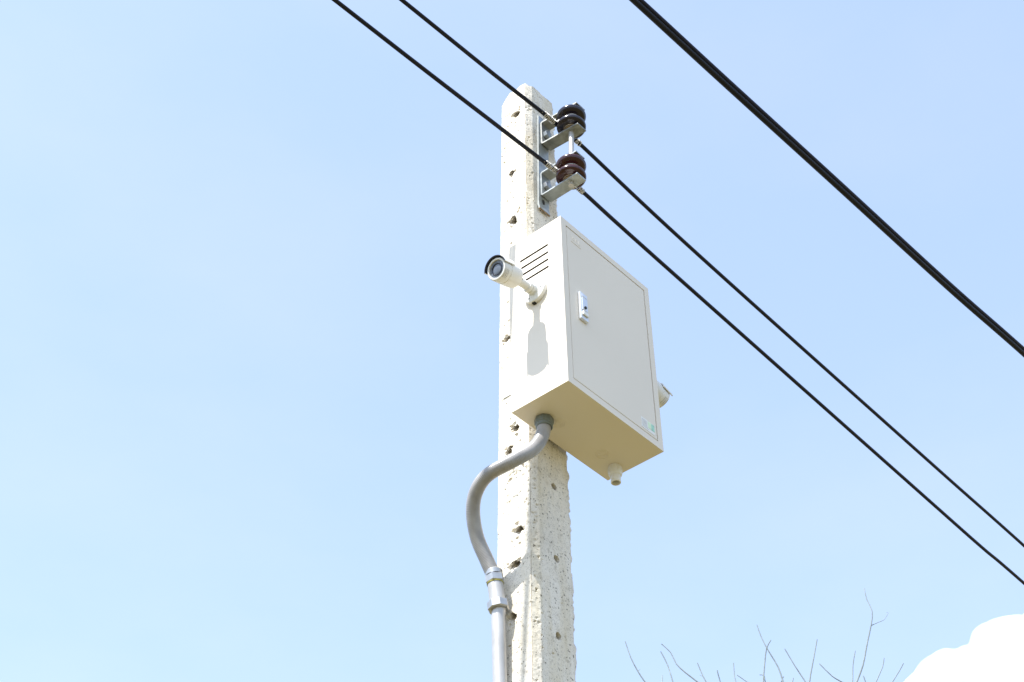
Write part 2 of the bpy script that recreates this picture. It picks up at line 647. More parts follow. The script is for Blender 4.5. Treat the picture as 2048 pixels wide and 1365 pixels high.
    for s in (.9, .75, .55, .3):
        xx, yy = cx+(X[-1]-cx)*s, cy+(Y[-1]-cy)*s
        zz = Zn[-1]*s+(Zn[-1].mean())*(1-s)+.006*(1-s)+.003*fbm(xx*80, yy*80, 97)
        VV.append(np.stack([xx, yy, zz], -1))
        new = np.arange(base, base+nc)
        p0, p1, q0, q1 = rings[-1], np.roll(rings[-1], -1), new, np.roll(new, -1)
        Fl += [tuple(q) for q in np.stack([p0, p1, q1, q0], -1).tolist()]
        rings.append(new)
        base += nc
    Fl.append(tuple(rings[-1].tolist()))
    me = bpy.data.meshes.new('utility_pole')
    me.from_pydata(np.concatenate(VV).tolist(), [], Fl)
    me.materials.append(CONC)
    me.polygons.foreach_set('use_smooth', [True]*len(me.polygons))
    me.set_sharp_from_angle(angle=rad(42))
    o = bpy.data.objects.new('utility_pole', me)
    COL.objects.link(o)
    tag(o, 'tall square pale concrete utility pole with pitted faces and bolt holes', 'utility pole')


build_pole()

# ------------------------------------------------------------------ strap holding the enclosure to the pole
t = thing('mounting_strap', (.16, .24, 4.06), 'narrow cream steel strap round the concrete pole behind the grey cabinet', 'strap')
for zc in (4.084,):
    l, r, b = pxl(zc)-.0006, pxr(zc)+.012, .2840
    h = .0125
    mb = MB()
    mb.box((l-.0015, D+.003, zc-h), (l, b, zc+h))
    mb.build('strap_band', STEELSTRAP, t, smooth=0)
    mb = MB()
    mb.box((r, D+.003, zc-h), (r+.003, b, zc+h))
    mb.build('strap_band', STEELSTRAP, t, smooth=0)
mb = MB()
mb.box((.10, D+.0005, 3.95), (.125, YF-.006, 4.43))
mb.build('channel', STEELSTRAP, t, smooth=0)
mb = MB()
mb.box((.185, D+.0005, 3.95), (.21, YF-.006, 4.43))
mb.build('channel', STEELSTRAP, t, smooth=0)

# ------------------------------------------------------------------ enclosure (cabinet)
BOXC = Vector((W/2, D/2, ZB))
box = thing('electrical_cabinet', BOXC, 'cream grey metal cabinet with a locked door mounted on the concrete pole', 'electrical cabinet')
T = .0016
mb = MB()
# left side wall with four vent slots: local u = y, v = z
MW = Matrix(((0, 0, -1, 0), (-1, 0, 0, 0), (0, 1, 0, 0), (0, 0, 0, 1)))     # u->-y, v->z, w->-x
slots = [4.3885, 4.3623, 4.3372, 4.3119]
vz = [ZB]
for z in sorted(slots):
    vz += [z-.0035, z+.0035]
vz.append(ZB+H)
us = [-D, -.1387, -.0450, 0]
mb.plate(us, vz, [(1, 2*k+1) for k in range(4)], T*.5, Matrix.Translation((T*.5, 0, 0)) @ MW)
# stiffening fold behind the left wall, then right wall, top, bottom, back
mb.box((T*.5, 0, ZB+T), (T, .030, ZB+H-T))
mb.box((T*.5, .150, ZB+T), (T, D, ZB+H-T))
mb.box((T*.5, 0, ZB), (T, D, ZB+T))
mb.box((T*.5, 0, ZB+H-T), (T, D, ZB+H))
mb.box((W-T, 0, ZB), (W, D, ZB+H))
mb.box((T, 0, ZB+H-T), (W-T, D, ZB+H))
mb.box((T, 0, ZB), (W-T, D, ZB+T))
mb.box((T, D-T, ZB+T), (W-T, D, ZB+H-T))
# front frame ring (20 mm wide) around the door
FR, GAP = .0195, .0026
MF = Matrix(((1, 0, 0, 0), (0, 0, -1, 0), (0, 1, 0, 0), (0, 0, 0, 1)))      # u->x, v->z, w->-y
mb.plate([T, FR, W-FR, W-T], [ZB+T, ZB+FR, ZB+H-FR, ZB+H-T], [(1, 1)], .012, Matrix.Translation((0, .012, 0)) @ MF)
body = mb.build('cabinet_body', PAINT, box, smooth=0)
# dark sheets added behind vents and door gap, standing in for inside shade
mb = MB()
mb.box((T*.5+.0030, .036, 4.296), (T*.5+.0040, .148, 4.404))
mb.build('vent_shade_sheet', DARK, box, smooth=0)
mb = MB()
mb.box((FR-.004, .0125, ZB+FR-.004), (W-FR+.004, .0145, ZB+H-FR+.004))
mb.build('gap_shade_sheet', DARK, box, smooth=0)
mb = MB()
c = .0012
bm_box(mb, (FR+GAP, .0002, ZB+FR+GAP), (W-FR-GAP, .0115, ZB+H-FR-GAP), c)
door = mb.build('door', PAINT, box, smooth=0)
# flush lock: bezel, lever, key cylinder, release lip
lx0, lx1, lz0, lz1 = .0538, .0830, 4.1425, 4.2325
mb = MB()
bm_box(mb, (lx0, -.0075, lz0), (lx1, .0002, lz1), .0014)
lock = mb.build('lock_handle', CHROME, box, smooth=0)
mb = MB()
bm_box(mb, (lx0+.0052, -.0098, lz0+.030), (lx1-.0045, -.0076, lz1-.017), .0008)
bm_box(mb, (lx0+.0052, -.0092, lz1-.0155), (lx1-.0045, -.0076, lz1-.006), .0008)
mb.build('lever', CHROME, lock, smooth=0)
mb = MB()
bm_box(mb, (lx0+.005, -.0118, lz0+.013), (lx1-.003, -.0076, lz0+.0265), .0015)
mb.build('release_button', WHITE, lock, smooth=0)
mb = MB()
mb.lathe([(0, 0), (.0042, 0), (.0042, .0022), (.0032, .003), (0, .003)], frame((lx0+.0150, -.0099, lz0+.040), (0, -1, 0)), 20)
kc = mb.build('key_cylinder', [BLACKP], lock)
# embossed maker's plate
px0, px1, pz0, pz1 = .0385, .0775, 4.3985, 4.4235
mb = MB()
bm_box(mb, (px0, -.0007, pz0), (px1, .0003, pz1), .0004)
emb = mb.build('embossed_plate', PAINT, box, smooth=0)
mb = MB()
mb.lathe([(.0028, 0), (.0032, .0006), (.0050, .0006), (.0054, 0)], frame((.0475, -.0007, 4.4115), (0, -1, 0)), 20)
for (x0, x1, z0, z1) in ((.0555, .0575, 4.4060, 4.4175), (.0575, .0625, 4.4155, 4.4175), (.0615, .0635, 4.4060, 4.4160), (.0675, .0695, 4.4045, 4.4190), (.0690, .0735, 4.4045, 4.4065)):
    bm_box(mb, (x0, -.0013, z0), (x1, -.0006, z1), .0002)
mb.build('embossed_letters', PAINT, emb, smooth=30)
# maker's sticker at the lower right of the door
sx0, sx1, sz0, sz1 = .2800, .3315, 3.9425, 3.9740
mb = MB()
mb.box((sx0, -.0006, sz0), (sx1, .0003, sz1))
stk = mb.build('sticker', PAPER, box, smooth=0)
mb = MB()
n = 14
for k in range(n):                               # green field fading from light to dark, in narrow columns
    xa = sx0+.026+(sx1-sx0-.026)*k/n
    xb = sx0+.026+(sx1-sx0-.026)*(k+1)/n
    mb.box((xa, -.0010, sz0+.0095), (xb, -.0006, sz1-.0015), 0 if k > 6 else 1)
mb.build('green_print', [GREEN, GREENL], stk, smooth=0)
mb = MB()
random.seed(3)
for k in range(6):
    z = sz1-.0055-k*.0042
    x = sx0+.0025
    end = sx0+(.023 if z > sz0+.008 else .030)
    while x < end-.002:
        w_ = random.uniform(.0015, .0045)
        mb.box((x, -.0009, z-.0005), (min(x+w_, end), -.0006, z+.0005))
        x += w_+.0009
mb.build('small_print', FAINT, stk, smooth=0)
# knock-outs pressed into the underside
for (kx, ky) in ((.1058, .1189), (.2705, .1184)):
    mb = MB()
    for r in (.0075, .0125, .0165):
        mb.lathe([(r-.0014, 0), (r-.0005, .0011), (r+.0005, .0011), (r+.0014, 0)], frame((kx, ky, ZB), (0, 0, -1)), 32)
    mb.build('knockout', PAINT, body)

# ------------------------------------------------------------------ white pipe fitting under the cabinet
fit = thing('pipe_fitting', (.333, .128, ZB), 'short white plastic pipe fitting under the far corner of the cabinet', 'pipe fitting')
MD = frame((.333, .128, ZB), (0, 0, -1))
mb = MB()
pr = [(0, .0), (.0155, 0)]
mb.lathe([(.0165, 0), (.0172, .002), (.0172, .022), (.0160, .026), (.0130, .028)], MD, 36)
for k in range(16):
    a = 2*math.pi*k/16
    mb.tube([MD @ Vector((.0172*math.cos(a), .0172*math.sin(a), .003)), MD @ Vector((.0172*math.cos(a), .0172*math.sin(a), .020))], .0011, 6)
mb.build('collar', WHITE, fit)
mb = MB()
mb.lathe([(.0128, .027), (.0128, .047), (.0120, .048), (.0100, .048), (.0096, .046), (.0096, .012), (0, .012)], MD, 36)
mb.build('spigot', WHITE, fit)

# ------------------------------------------------------------------ flexible conduit and its pipe
con = thing('flexible_conduit', (.0694, .1333, ZB), 'grey flexible conduit curving from the cabinet underside to a steel pipe', 'conduit')
MG = frame((.0694, .1333, ZB), (0, 0, -1))
mb = MB()
regular_prism(mb, MG, .0235, .020, 8, c=.003, rot=.2)
mb.lathe([(.0210, .019), (.0208, .026), (.0192, .028), (.0175, .028)], MG, 30)
mb.build('gland_nut', ZINCD, con, smooth=30)
path = [(0.0694, 0.1333, 3.902), (0.063, 0.1342, 3.8608), (0.03, 0.1369, 3.8017), (-0.015, 0.166, 3.7536), (-0.032, 0.2233, 3.7346), (-0.028, 0.2626, 3.708), (-0.012, 0.2864, 3.6717), (0.014, 0.2975, 3.621), (0.038, 0.29, 3.5682), (0.053, 0.2795, 3.5231)]
sp = spline(path, .0009)
rr = [.0166+(.00028 if (k//2) % 2 else -.0002) for k in range(len(sp))]
mb = MB()
mb.tube(sp, rr, 28)
mb.build('hose', HOSE, con)
pd = Vector((.0628, .2739, 3.261))
pt = Vector((.0580, .2735, 3.4499))
ax0 = (Vector((.0530, .2795, 3.5231))-pt).normalized()


def onaxis(z):                                   # along the coupling
    k = (z-3.4499)/(3.5231-3.4499)
    return pt+(Vector((.0530, .2795, 3.5231))-pt)*k


mb = MB()
regular_prism(mb, frame(onaxis(3.507), ax0), .0222, .020, 6, c=.002, rot=.5)
mb.lathe([(.0200, .020), (.0203, .031), (.0190, .033), (.0172, .033)], frame(onaxis(3.507), ax0), 30)
mb.build('compression_nut', ZINC, con, smooth=30)
mb = MB()
mb.lathe([(.0185, -.003), (.0193, -.002), (.0193, .0005), (.0185, .001)], frame(onaxis(3.507), ax0), 30)
mb.build('sealing_ring', mat('yellowed_rubber_ring', (.30, .27, .06), .6, vary=(80, .3)), con)
mb = MB()
mb.lathe([(.0180, 0), (.0180, .056)], frame(onaxis(3.452), ax0), 30)
mb.build('coupling', PIPE, con)
mb = MB()
regular_prism(mb, frame(onaxis(3.4370), ax0), .0250, .022, 8, c=.0025, rot=.1)
mb.build('lock_nut', ZINC, con, smooth=30)
mb = MB()
pbase = Vector((pxl(0)-.020, .2745, -.05))
mb.tube([onaxis(3.449), onaxis(3.435), pd+(pt-pd)*.85, pd, Vector((pxl(2)-.0205, .2742, 2.0)), pbase], .0158, 28)
mb.build('rigid_pipe', PIPE, con)


# ------------------------------------------------------------------ bullet cameras
def security_camera(origin, out, axis, label, up=Vector((0, 0, 1))):
    """origin: centre of the mount on the wall, out: wall normal, axis: viewing direction;
    front centre sits at origin + off, in metres along out / up."""
    O, out, axis = Vector(origin), Vector(out), Vector(axis).normalized()
    root = thing('security_camera', O, label, 'security camera', 'bullet cameras on the cabinet')
    Mb = frame(O, out, up)
    mb = MB()
    mb.lathe([(0, .0), (.0348, 0), (.0355, .0015), (.0355, .0095), (.0345, .0112), (.0325, .0120), (.018, .0126), (.0155, .013), (.0150, .0165), (.0142, .0175), (0, .0175)], Mb, 48)
    base = mb.build('mount_base', CAMW, root)
    for a in (.4, 2.5, 4.6):
        mb = MB()
        p = Mb @ Vector((.0245*math.cos(a), .0245*math.sin(a), .0122))
        mb.lathe([(0, .0006), (.0026, .0006), (.003, 0)], frame(p, out), 14)
        mb.build('screw', GALVD, base)
    mb = MB()
    p = Mb @ Vector((-.0348, .004, .0045))
    mb.box((-.003, -.0045, -.004), (.003, .0045, .004), M=frame(p, out, up))
    mb.build('cable_notch', DARK, base, smooth=0)
    # arm: collar, ball neck, short stalk up to the barrel
    rear = O+out*.0765+up*.0005+Vector((0, .0059, 0))
    neck = O+out*.0165
    d = (rear-neck).normalized()
    L = (rear-neck).length
    mb = MB()
    Mn = frame(neck, d)
    mb.lathe([(.0150, 0), (.0150, .006), (.0142, .0072), (.0132, .0076), (.0132, .0084), (.0150, .0090), (.0150, .0150), (.0142, .0165), (.0115, .0172), (.0110, .0180), (.0108, L*.70), (.0100, L*.9), (.0085, L*1.05)], Mn, 32)
    arm = mb.build('arm', CAMW, root)
    side = Vector(axis).cross(up).normalized()
    for s_ in (-1, 1):
        mb = MB()
        mb.lathe([(0, .0008), (.0024, .0008), (.0026, 0)], frame(neck+d*L*.72+side*s_*.0106, side*s_), 12)
        mb.build('arm_screw', GALVD, arm)
    # barrel along axis; local z = axis
    R0 = .0303
    Bk = O+out*.0717+up*.0039+Vector((0, .0059, 0))                     # back cap centre
    Mx = frame(Bk, axis, up)
    LB = .072
    mb = MB()
    mb.lathe([(0, -.004), (.016, -.0035), (.0235, 0), (.0285, .005), (.0294, .012), (R0, .020), (R0, .046), (R0-.0009, .0466), (R0-.0009, .0478), (R0, .0484), (R0, LB-.003), (R0-.001, LB-.001)], Mx, 64)
    bar = mb.build('barrel', CAMW, root)
    # faint lettering along the upper side and a ratings label below
    mb = MB()
    random.seed(8)
    a = -.45 if out.x < 0 else .45
    z0 = .044
    for k in range(9):
        z1 = z0-random.uniform(.0016, .0022)
        V = []
        for (zz, aa) in ((z0, a-.045), (z1, a-.045), (z1, a+.045), (z0, a+.045)):
            V.append(Mx @ Vector(((R0+.0003)*math.cos(aa), (R0+.0003)*math.sin(aa), zz)))
        mb.add(V, [(0, 1, 2, 3)])
        z0 = z1-.0010
    mb.build('lettering', DARKTXT, bar, smooth=0)
    mb = MB()
    sgn = -1 if out.x < 0 else 1
    for i, zz in enumerate((.058, .063, .068)):
        aa = sgn*2.05
        while aa*sgn < 2.75:
            w_ = random.uniform(.05, .13)
            V = [Mx @ Vector(((R0+.0003)*math.cos(q), (R0+.0003)*math.sin(q), z_)) for (z_, q) in ((zz, aa), (zz+.0022, aa), (zz+.0022, aa+sgn*w_), (zz, aa+sgn*w_))]
            mb.add(V, [(0, 1, 2, 3)])
            aa += sgn*(w_+.05)
    mb.build('ratings_label', FAINT, bar, smooth=0)
    # front ring, window, lens
    mb = MB()
    mb.lathe([(R0-.001, LB-.001), (R0-.0022, LB+.0006), (.0245, LB+.0008), (.0238, LB), (.0236, LB-.006)], Mx, 64)
    mb.build('front_ring', CAMW, root)
    mb = MB()
    mb.lathe([(.0238, LB-.0035), (.0175, LB-.0035), (.0165, LB-.003)], Mx, 48, 0)
    win = mb.build('infrared_window', IRRING, root)
    mb = MB()
    for k in range(12):
        q = 2*math.pi*k/12
        mb.lathe([(0, .0012), (.0016, .0008), (.002, 0)], frame(Mx @ Vector((.0203*math.cos(q), .0203*math.sin(q), LB-.0035)), axis), 10)
    mb.build('infrared_led', GLASS, win)
    mb = MB()
    mb.lathe([(.0168, LB-.0034), (.0165, LB-.0012), (.0145, LB-.0010), (.0128, LB-.0030)], Mx, 48, 0)
    lens = mb.build('lens', IRIS, root)
    mb = MB()
    mb.lathe([(.0130, LB-.0030), (.010, LB-.0022), (.005, LB-.0017), (0, LB-.0015)], Mx, 40, 0)
    mb.build('lens_glass', GLASS, lens)
    # visor: shell over the top, white outside, black inside
    a_ = rad(84)
    ri, ro = .0319, .0346
    mb = MB()
    prof_out = [(ro, LB-.032), (ro, LB+.0050)]
    mb.lathe([(ro, LB-.034), (ro, LB+.0040)], Mx, 40, 0, -a_, a_)
    mb.lathe([(ro, LB+.0040), (ro-.0004, LB+.0055), (ri+.0004, LB+.0055), (ri, LB+.0040), (ri, LB-.0300)], Mx, 40, 1, -a_, a_)
    mb.lathe([(ri, LB-.0300), (ri, LB-.034), (ro, LB-.034)], Mx, 40, 0, -a_, a_)
    for q in (-a_, a_):
        V = [Mx @ Vector((r*math.cos(q), r*math.sin(q), z)) for (r, z) in ((ri, LB-.034), (ro, LB-.034), (ro, LB+.0050), (ri, LB+.0050))]
        mb.add(V, [(0, 1, 2, 3)], 0)
    # ribs joining it to the barrel
    for q in (-.9, 0, .9):
        V0 = Mx @ Vector((R0*math.cos(q)*.99, R0*math.sin(q)*.99, LB-.022))
        V1 = Mx @ Vector((ri*math.cos(q)*1.01, ri*math.sin(q)*1.01, LB-.022))
        mb.tube([V0, V1], .003, 8, 0)
    vis = mb.build('visor', [CAMW, BLACKP], root)
    mb = MB()
    mb.lathe([(0, .0010), (.0022, .0009), (.0026, 0)], frame(Mx @ Vector((ro*math.cos(.12*sgn), ro*math.sin(.12*sgn), LB-.024)), Mx.to_3x3() @ Vector((1, 0, 0))), 12)
    mb.build('visor_screw', GALVD, vis)
    return root


security_camera((0, .0875, 4.2475), (-1, 0, 0), (-.965, .02, -.255), 'white bullet camera with black visor rim facing left on the sunlit side of the cabinet')
security_camera((W, .082, 4.222), (1, 0, 0), (.965, .0, -.255), 'white bullet camera peeking out from behind the right edge of the cabinet')

# ------------------------------------------------------------------ insulator rack
RK = Vector((.172, YF, 4.93))
rack = thing('insulator_rack', RK, 'galvanized steel rack with two clevis brackets bolted near the pole top', 'insulator rack')


def rx(z): return .178+(z-5.062)*.034            # the rack leans a little
yb_ = YF-.0005
mb = MB()
Mp = Matrix.Shear('XY', 4, (.034, 0))
Mp = Matrix.Translation((0, 0, 0))
V = []
zt_, zb_ = 5.138, 4.732
xt, xb = .1525, .1400
wd = .044
yy0, yy1 = yb_-.0055, yb_
lip = .012                                       # bottom end bent out a little
for (z, xo, dy) in ((zt_, xt, 0), (4.752, xb+.0008, 0), (zb_, xb, -lip*.35)):
    V += [(xo, yy0+dy, z), (xo+wd, yy0+dy, z), (xo+wd, yy1+dy, z), (xo, yy1+dy, z)]
Fq = [(3, 2, 1, 0), (8, 9, 10, 11)]
Fq = [tuple(reversed(q)) for q in Fq]
for s_ in (0, 4):
    for k in range(4):
        k2 = (k+1) % 4
        Fq.append((s_+k, s_+k2, s_+4+k2, s_+4+k))
mb.add(V, [tuple(reversed(q)) for q in Fq])
bp = mb.build('back_plate', GALV, rack, smooth=0)
mb = MB()                                        # spare slot near the foot and rust on the foot edge
Ms = frame((xb+wd*.47, yy0-.0003, 4.770), (0, -1, 0), (0, 0, 1))
mb.lathe([(0, .0002), (.006, .0002), (.0062, 0)], Ms @ Matrix.Diagonal((1.7, 1, 1, 1)), 20)
mb.build('slot', DARK, bp)
mb = MB()
mb.box((xb-.0002, yy0-lip*.35+.0005, zb_-.0025), (xb+wd+.0002, yy1-lip*.35-.0005, zb_+.0002))
mb.build('rust_edge', RUSTY, bp, smooth=0)

SPZ = []
PINY = .0900
AT = .0046
for bi, (z0, z1, ytip) in enumerate(((5.0140, 5.1105, .0555), (4.7885, 4.8840, .0545))):
    xc = rx((z0+z1)/2)
    hw = .0195
    xc = (.1783, .1697)[bi]
    mb = MB()
    # U profile in (y, z), extruded in x, with bent corners
    yw = yy0-.0005
    outer = [(ytip, z0), (yw-.006, z0), (yw-.0018, z0+.0018), (yw, z0+.006), (yw, z1-.006), (yw-.0018, z1-.0018), (yw-.006, z1), (ytip, z1)]
    inner = [(ytip, z0+AT), (yw-.0085, z0+AT), (yw-AT-.0013, z0+AT+.0013), (yw-AT, z0+.0085), (yw-AT, z1-.0085), (yw-AT-.0013, z1-AT-.0013), (yw-.0085, z1-AT), (ytip, z1-AT)]
    n = len(outer)
    V = [(xc-hw, *p) for p in outer]+[(xc-hw, *p) for p in inner]+[(xc+hw, *p) for p in outer]+[(xc+hw, *p) for p in inner]
    Fq = []
    for i in range(n-1):
        Fq += [(i, i+1, n+i+1, n+i), (2*n+i+1, 2*n+i, 3*n+i, 3*n+i+1), (i+1, i, 2*n+i, 2*n+i+1), (n+i, n+i+1, 3*n+i+1, 3*n+i)]
    Fq += [(0, n, 3*n, 2*n), (n-1, 2*n+n-1, 3*n+n-1, n+n-1)]
    sk = math.tan(rad((5.0, 1.2)[bi]))               # the upper clevis has twisted a little on its bolt
    V = [(x_+(yw-y_)*sk, y_, z_) for (x_, y_, z_) in V]
    mb.add(V, Fq)
    br = mb.build('clevis_bracket', GALV if bi else GALVD, rack, smooth=30)
    bmx = bmesh.new()
    bmx.from_mesh(br.data)
    bmesh.ops.recalc_face_normals(bmx, faces=bmx.faces)
    bmx.to_mesh(br.data)
    bmx.free()
    # bolt holding it to the pole
    mb = MB()
    regular_prism(mb, frame((xc-.0015, yw-AT+.0002, (z0+z1)/2-.001), (-.05, -1, 0), (0, 0, 1)), .0135, .0125, 6, c=.0014, rot=.26)
    mb.build('bolt', ZINC if bi else GALV, rack, smooth=20)
    SPZ.append((xc+(yw-PINY)*sk, (z0+z1)/2, z0, z1))
# the long pin through both clevises
mb = MB()
xa, xb2 = SPZ[0][0]+.0035, SPZ[1][0]-.0032
P0, P1 = Vector((xa, PINY, 5.120)), Vector((xb2, PINY, 4.776))
mb.tube([P0, P1], .0078, 20)
mb.lathe([(0, .004), (.010, .002), (.0125, 0), (.0125, -.004)], frame(Vector((xa, PINY, 5.1145)), (0, 0, 1)), 20)
pin = mb.build('pin', PIPE, rack)
mb = MB()
cy = P1+Vector((0, 0, .006))
loop = [cy+Vector((-.0095-.0045*math.cos(a), -.002, .0045*math.sin(a))) for a in [k*math.pi/6 for k in range(1, 12)]]
mb.tube(loop, .0013, 6)
mb.tube([cy+Vector((-.010, -.0015, 0)), cy+Vector((.012, -.001, 0)), cy+Vector((.019, -.006, -.004))], .0014, 6)
mb.tube([cy+Vector((.010, .001, 0)), cy+Vector((.020, .005, -.003))], .0013, 6)
mb.build('split_pin', ALU, pin)

# ------------------------------------------------------------------ spool insulators
for bi, (xc, zc, z0, z1) in enumerate(SPZ):
    xo = xa if bi == 0 else xb2
    k = (zc-5.12)/(4.776-5.12)
    O = P0+(P1-P0)*k
    hh = (z1-z0)/2-AT-.0006
    half = [(.0220, 0), (.0225, .004), (.0260, .0075), (.0320, .0095), (.0375, .0125), (.0410, .0170), (.0426, .0220), (.0425, .0265), (.0405, .0305), (.0365, .0333), (.0300, .0352), (.0238, .0365), (.0225, .0378), (.0222, hh-.0008), (.0214, hh), (.0092, hh)]
    prof = [(r_, -z_) for (r_, z_) in reversed(half)]+half[1:]
    M = frame(O, (P0-P1), (1, 0, 0))
    mb = MB()
    mb.lathe(prof, M, 64)
    sh = mb.build('spool_insulator', CER_R if bi else CER_D, None, smooth=40)
    tag(sh, 'glossy red brown ceramic spool insulator in the lower bracket' if bi else 'glossy purple black ceramic spool insulator in the upper bracket', 'insulator', 'spool insulators on the pole rack')
    mb = MB()
    mb.lathe([(.0092, -hh-.0003), (.0212, -hh-.0003), (.0205, -hh-.0005)], M, 40)
    mb.lathe([(.0228, -hh+.0006), (.0226, -hh+.0045)], M, 40)
    mb.build('unglazed_foot', BISQUE, sh)

# ------------------------------------------------------------------ the two wires tied to the spools
WR = .0060
WIRES = [
    # left run, right run (points near the pole first)
    ([(.100, .1205, 5.0462), (-.0880, .1442, 5.0690), (-.400, .1835, 5.1150)], [(.2705, .1200, 5.0514), (.8398, .12, 5.0222), (2.28, .12, 5.0036), (2.9784, .12, 4.9987)], 0),
    ([(.100, .1200, 4.8335), (-.1380, .1505, 4.8632), (-.3300, .1758, 4.8885), (-.610, .2130, 4.9290)], [(.2648, .1200, 4.8458), (.6017, .12, 4.8309), (2.1439, .12, 4.7862), (2.5451, .12, 4.7755), (2.8695, .12, 4.775)], 1),
]
for Lr, Rr, bi in WIRES:
    lab = ('black insulated wire tied to the red brown lower insulator' if bi else 'black insulated wire tied to the purple black upper insulator')
    xc, zc = SPZ[bi][0], SPZ[bi][1]
    root = thing('overhead_wire', (xc, .120, zc), lab, 'wire', 'wires tied to the pole insulators')
    Lp = [Vector(p) for p in Lr]
    d = (Lp[-1]-Lp[-2]).normalized()
    far = [Lp[-1]+d*s_ - Vector((0, 0, .0006*s_*s_)) for s_ in (.6, 2, 5, 10, 18)]
    Rp = [Vector(p) for p in Rr]
    d2 = (Rp[-1]-Rp[0]).normalized()
    far2 = [Rp[-1]+d2*s_+Vector((0, 0, .0012*s_*s_)) for s_ in (1.5, 4, 9, 16, 24)]
    pts = list(reversed(far))+list(reversed(Lp))+[Vector((xc-.02, .1205, (Lp[0].z*.55+Rp[0].z*.45))), Vector((xc+.03, .1200, (Lp[0].z*.35+Rp[0].z*.65)))]+Rp+far2
    mb = MB()
    mb.tube(spline(pts, .05), WR, 16)
    wire = mb.build('conductor', PVCB, root)
    # helical ties either side, and the loop round the groove
    ends = []
    line = spline([Lp[1], Lp[0], Vector((xc-.02, .1205, Lp[0].z*.55+Rp[0].z*.45)), Vector((xc+.03, .12, Lp[0].z*.35+Rp[0].z*.65)), Rp[0], Rp[1]], .002)

    def near(x): return min(line, key=lambda p: abs(p.x-x))
    for (xa_, xb_, nt_) in (((.098, .141, 8) if bi == 0 else (.098, .143, 10)), ((.236, .262, 5) if bi == 0 else (.232, .262, 6))):
        mb = MB()
        hel = []
        for k in range(nt_*14+1):
            q = k/(nt_*14)
            c_ = near(xa_+(xb_-xa_)*q)
            tq = 2*math.pi*k/14
            jit = .0003*math.sin(k*1.7)
            hel.append(c_.lerp(near(xa_+(xb_-xa_)*min(1, q+.02)), .5)+Vector((jit*3, (WR+.0014)*math.cos(tq), (WR+.0014)*math.sin(tq))))
        sx = 1 if xa_ > .2 else -1
        tail = hel[-1] if sx > 0 else hel[0]
        tpts = [tail, tail+Vector((.005*sx, -.006, .002)), tail+Vector((.009*sx, -.010, -.004 if sx < 0 else .004))]
        mb.tube(hel, .0016, 6)
        if sx < 0 or bi:
            mb.tube(tpts, .0011, 6)
        mb.build('binding_coil', ALU, root)
        ends.append(hel[-1] if sx < 0 else hel[0])
    k = (zc-5.12)/(4.776-5.12)
    O = P0+(P1-P0)*k
    mb = MB()
    for off in (-.0030, .0012, .0052):
        arc = [ends[0]]
        for q in range(0, 13):
            a = rad(165+210*q/12)
            arc.append(O+Vector((.0248*math.cos(a), .0248*math.sin(a), off)))
        arc.append(ends[1])
        mb.tube(spline(arc, .004), .0015, 6)
    mb.build('binding_loop', ALU, root)

# ------------------------------------------------------------------ the thick doubled cable crossing higher up
TC = [(.2439, -.139, 5.5), (.6727, -.1557, 5.5), (1.2973, -.1823, 5.5), (2.0165, -.2114, 5.5), (2.5309, -.2408, 5.5)]
root = thing('aerial_cable', TC[2], 'thick black doubled cable crossing the sky at the upper right', 'cable')
P = [Vector(p) for p in TC]
dL, dR = (P[0]-P[2]).normalized(), (P[4]-P[2]).normalized()
P = [P[0]+dL*s_ for s_ in (14, 7, 3, 1)]+P+[P[-1]+dR*s_ for s_ in (1, 3, 8, 20)]
ln = spline(P, .05)
upv = Vector((-.49, -.45, .75)).normalized()
for (off, r, m) in ((-.0068, .0100, PVCB), (.0083, .0090, PVCN)):
    mb = MB()
    pp = []
    for k, p in enumerate(ln):
        tang = (ln[min(k+1, len(ln)-1)]-ln[max(k-1, 0)]).normalized()
        side = (upv-tang*upv.dot(tang)).normalized()
        pp.append(p+side*off)
    mb.tube(pp, r, 14)
    mb.build('strand', m, root)

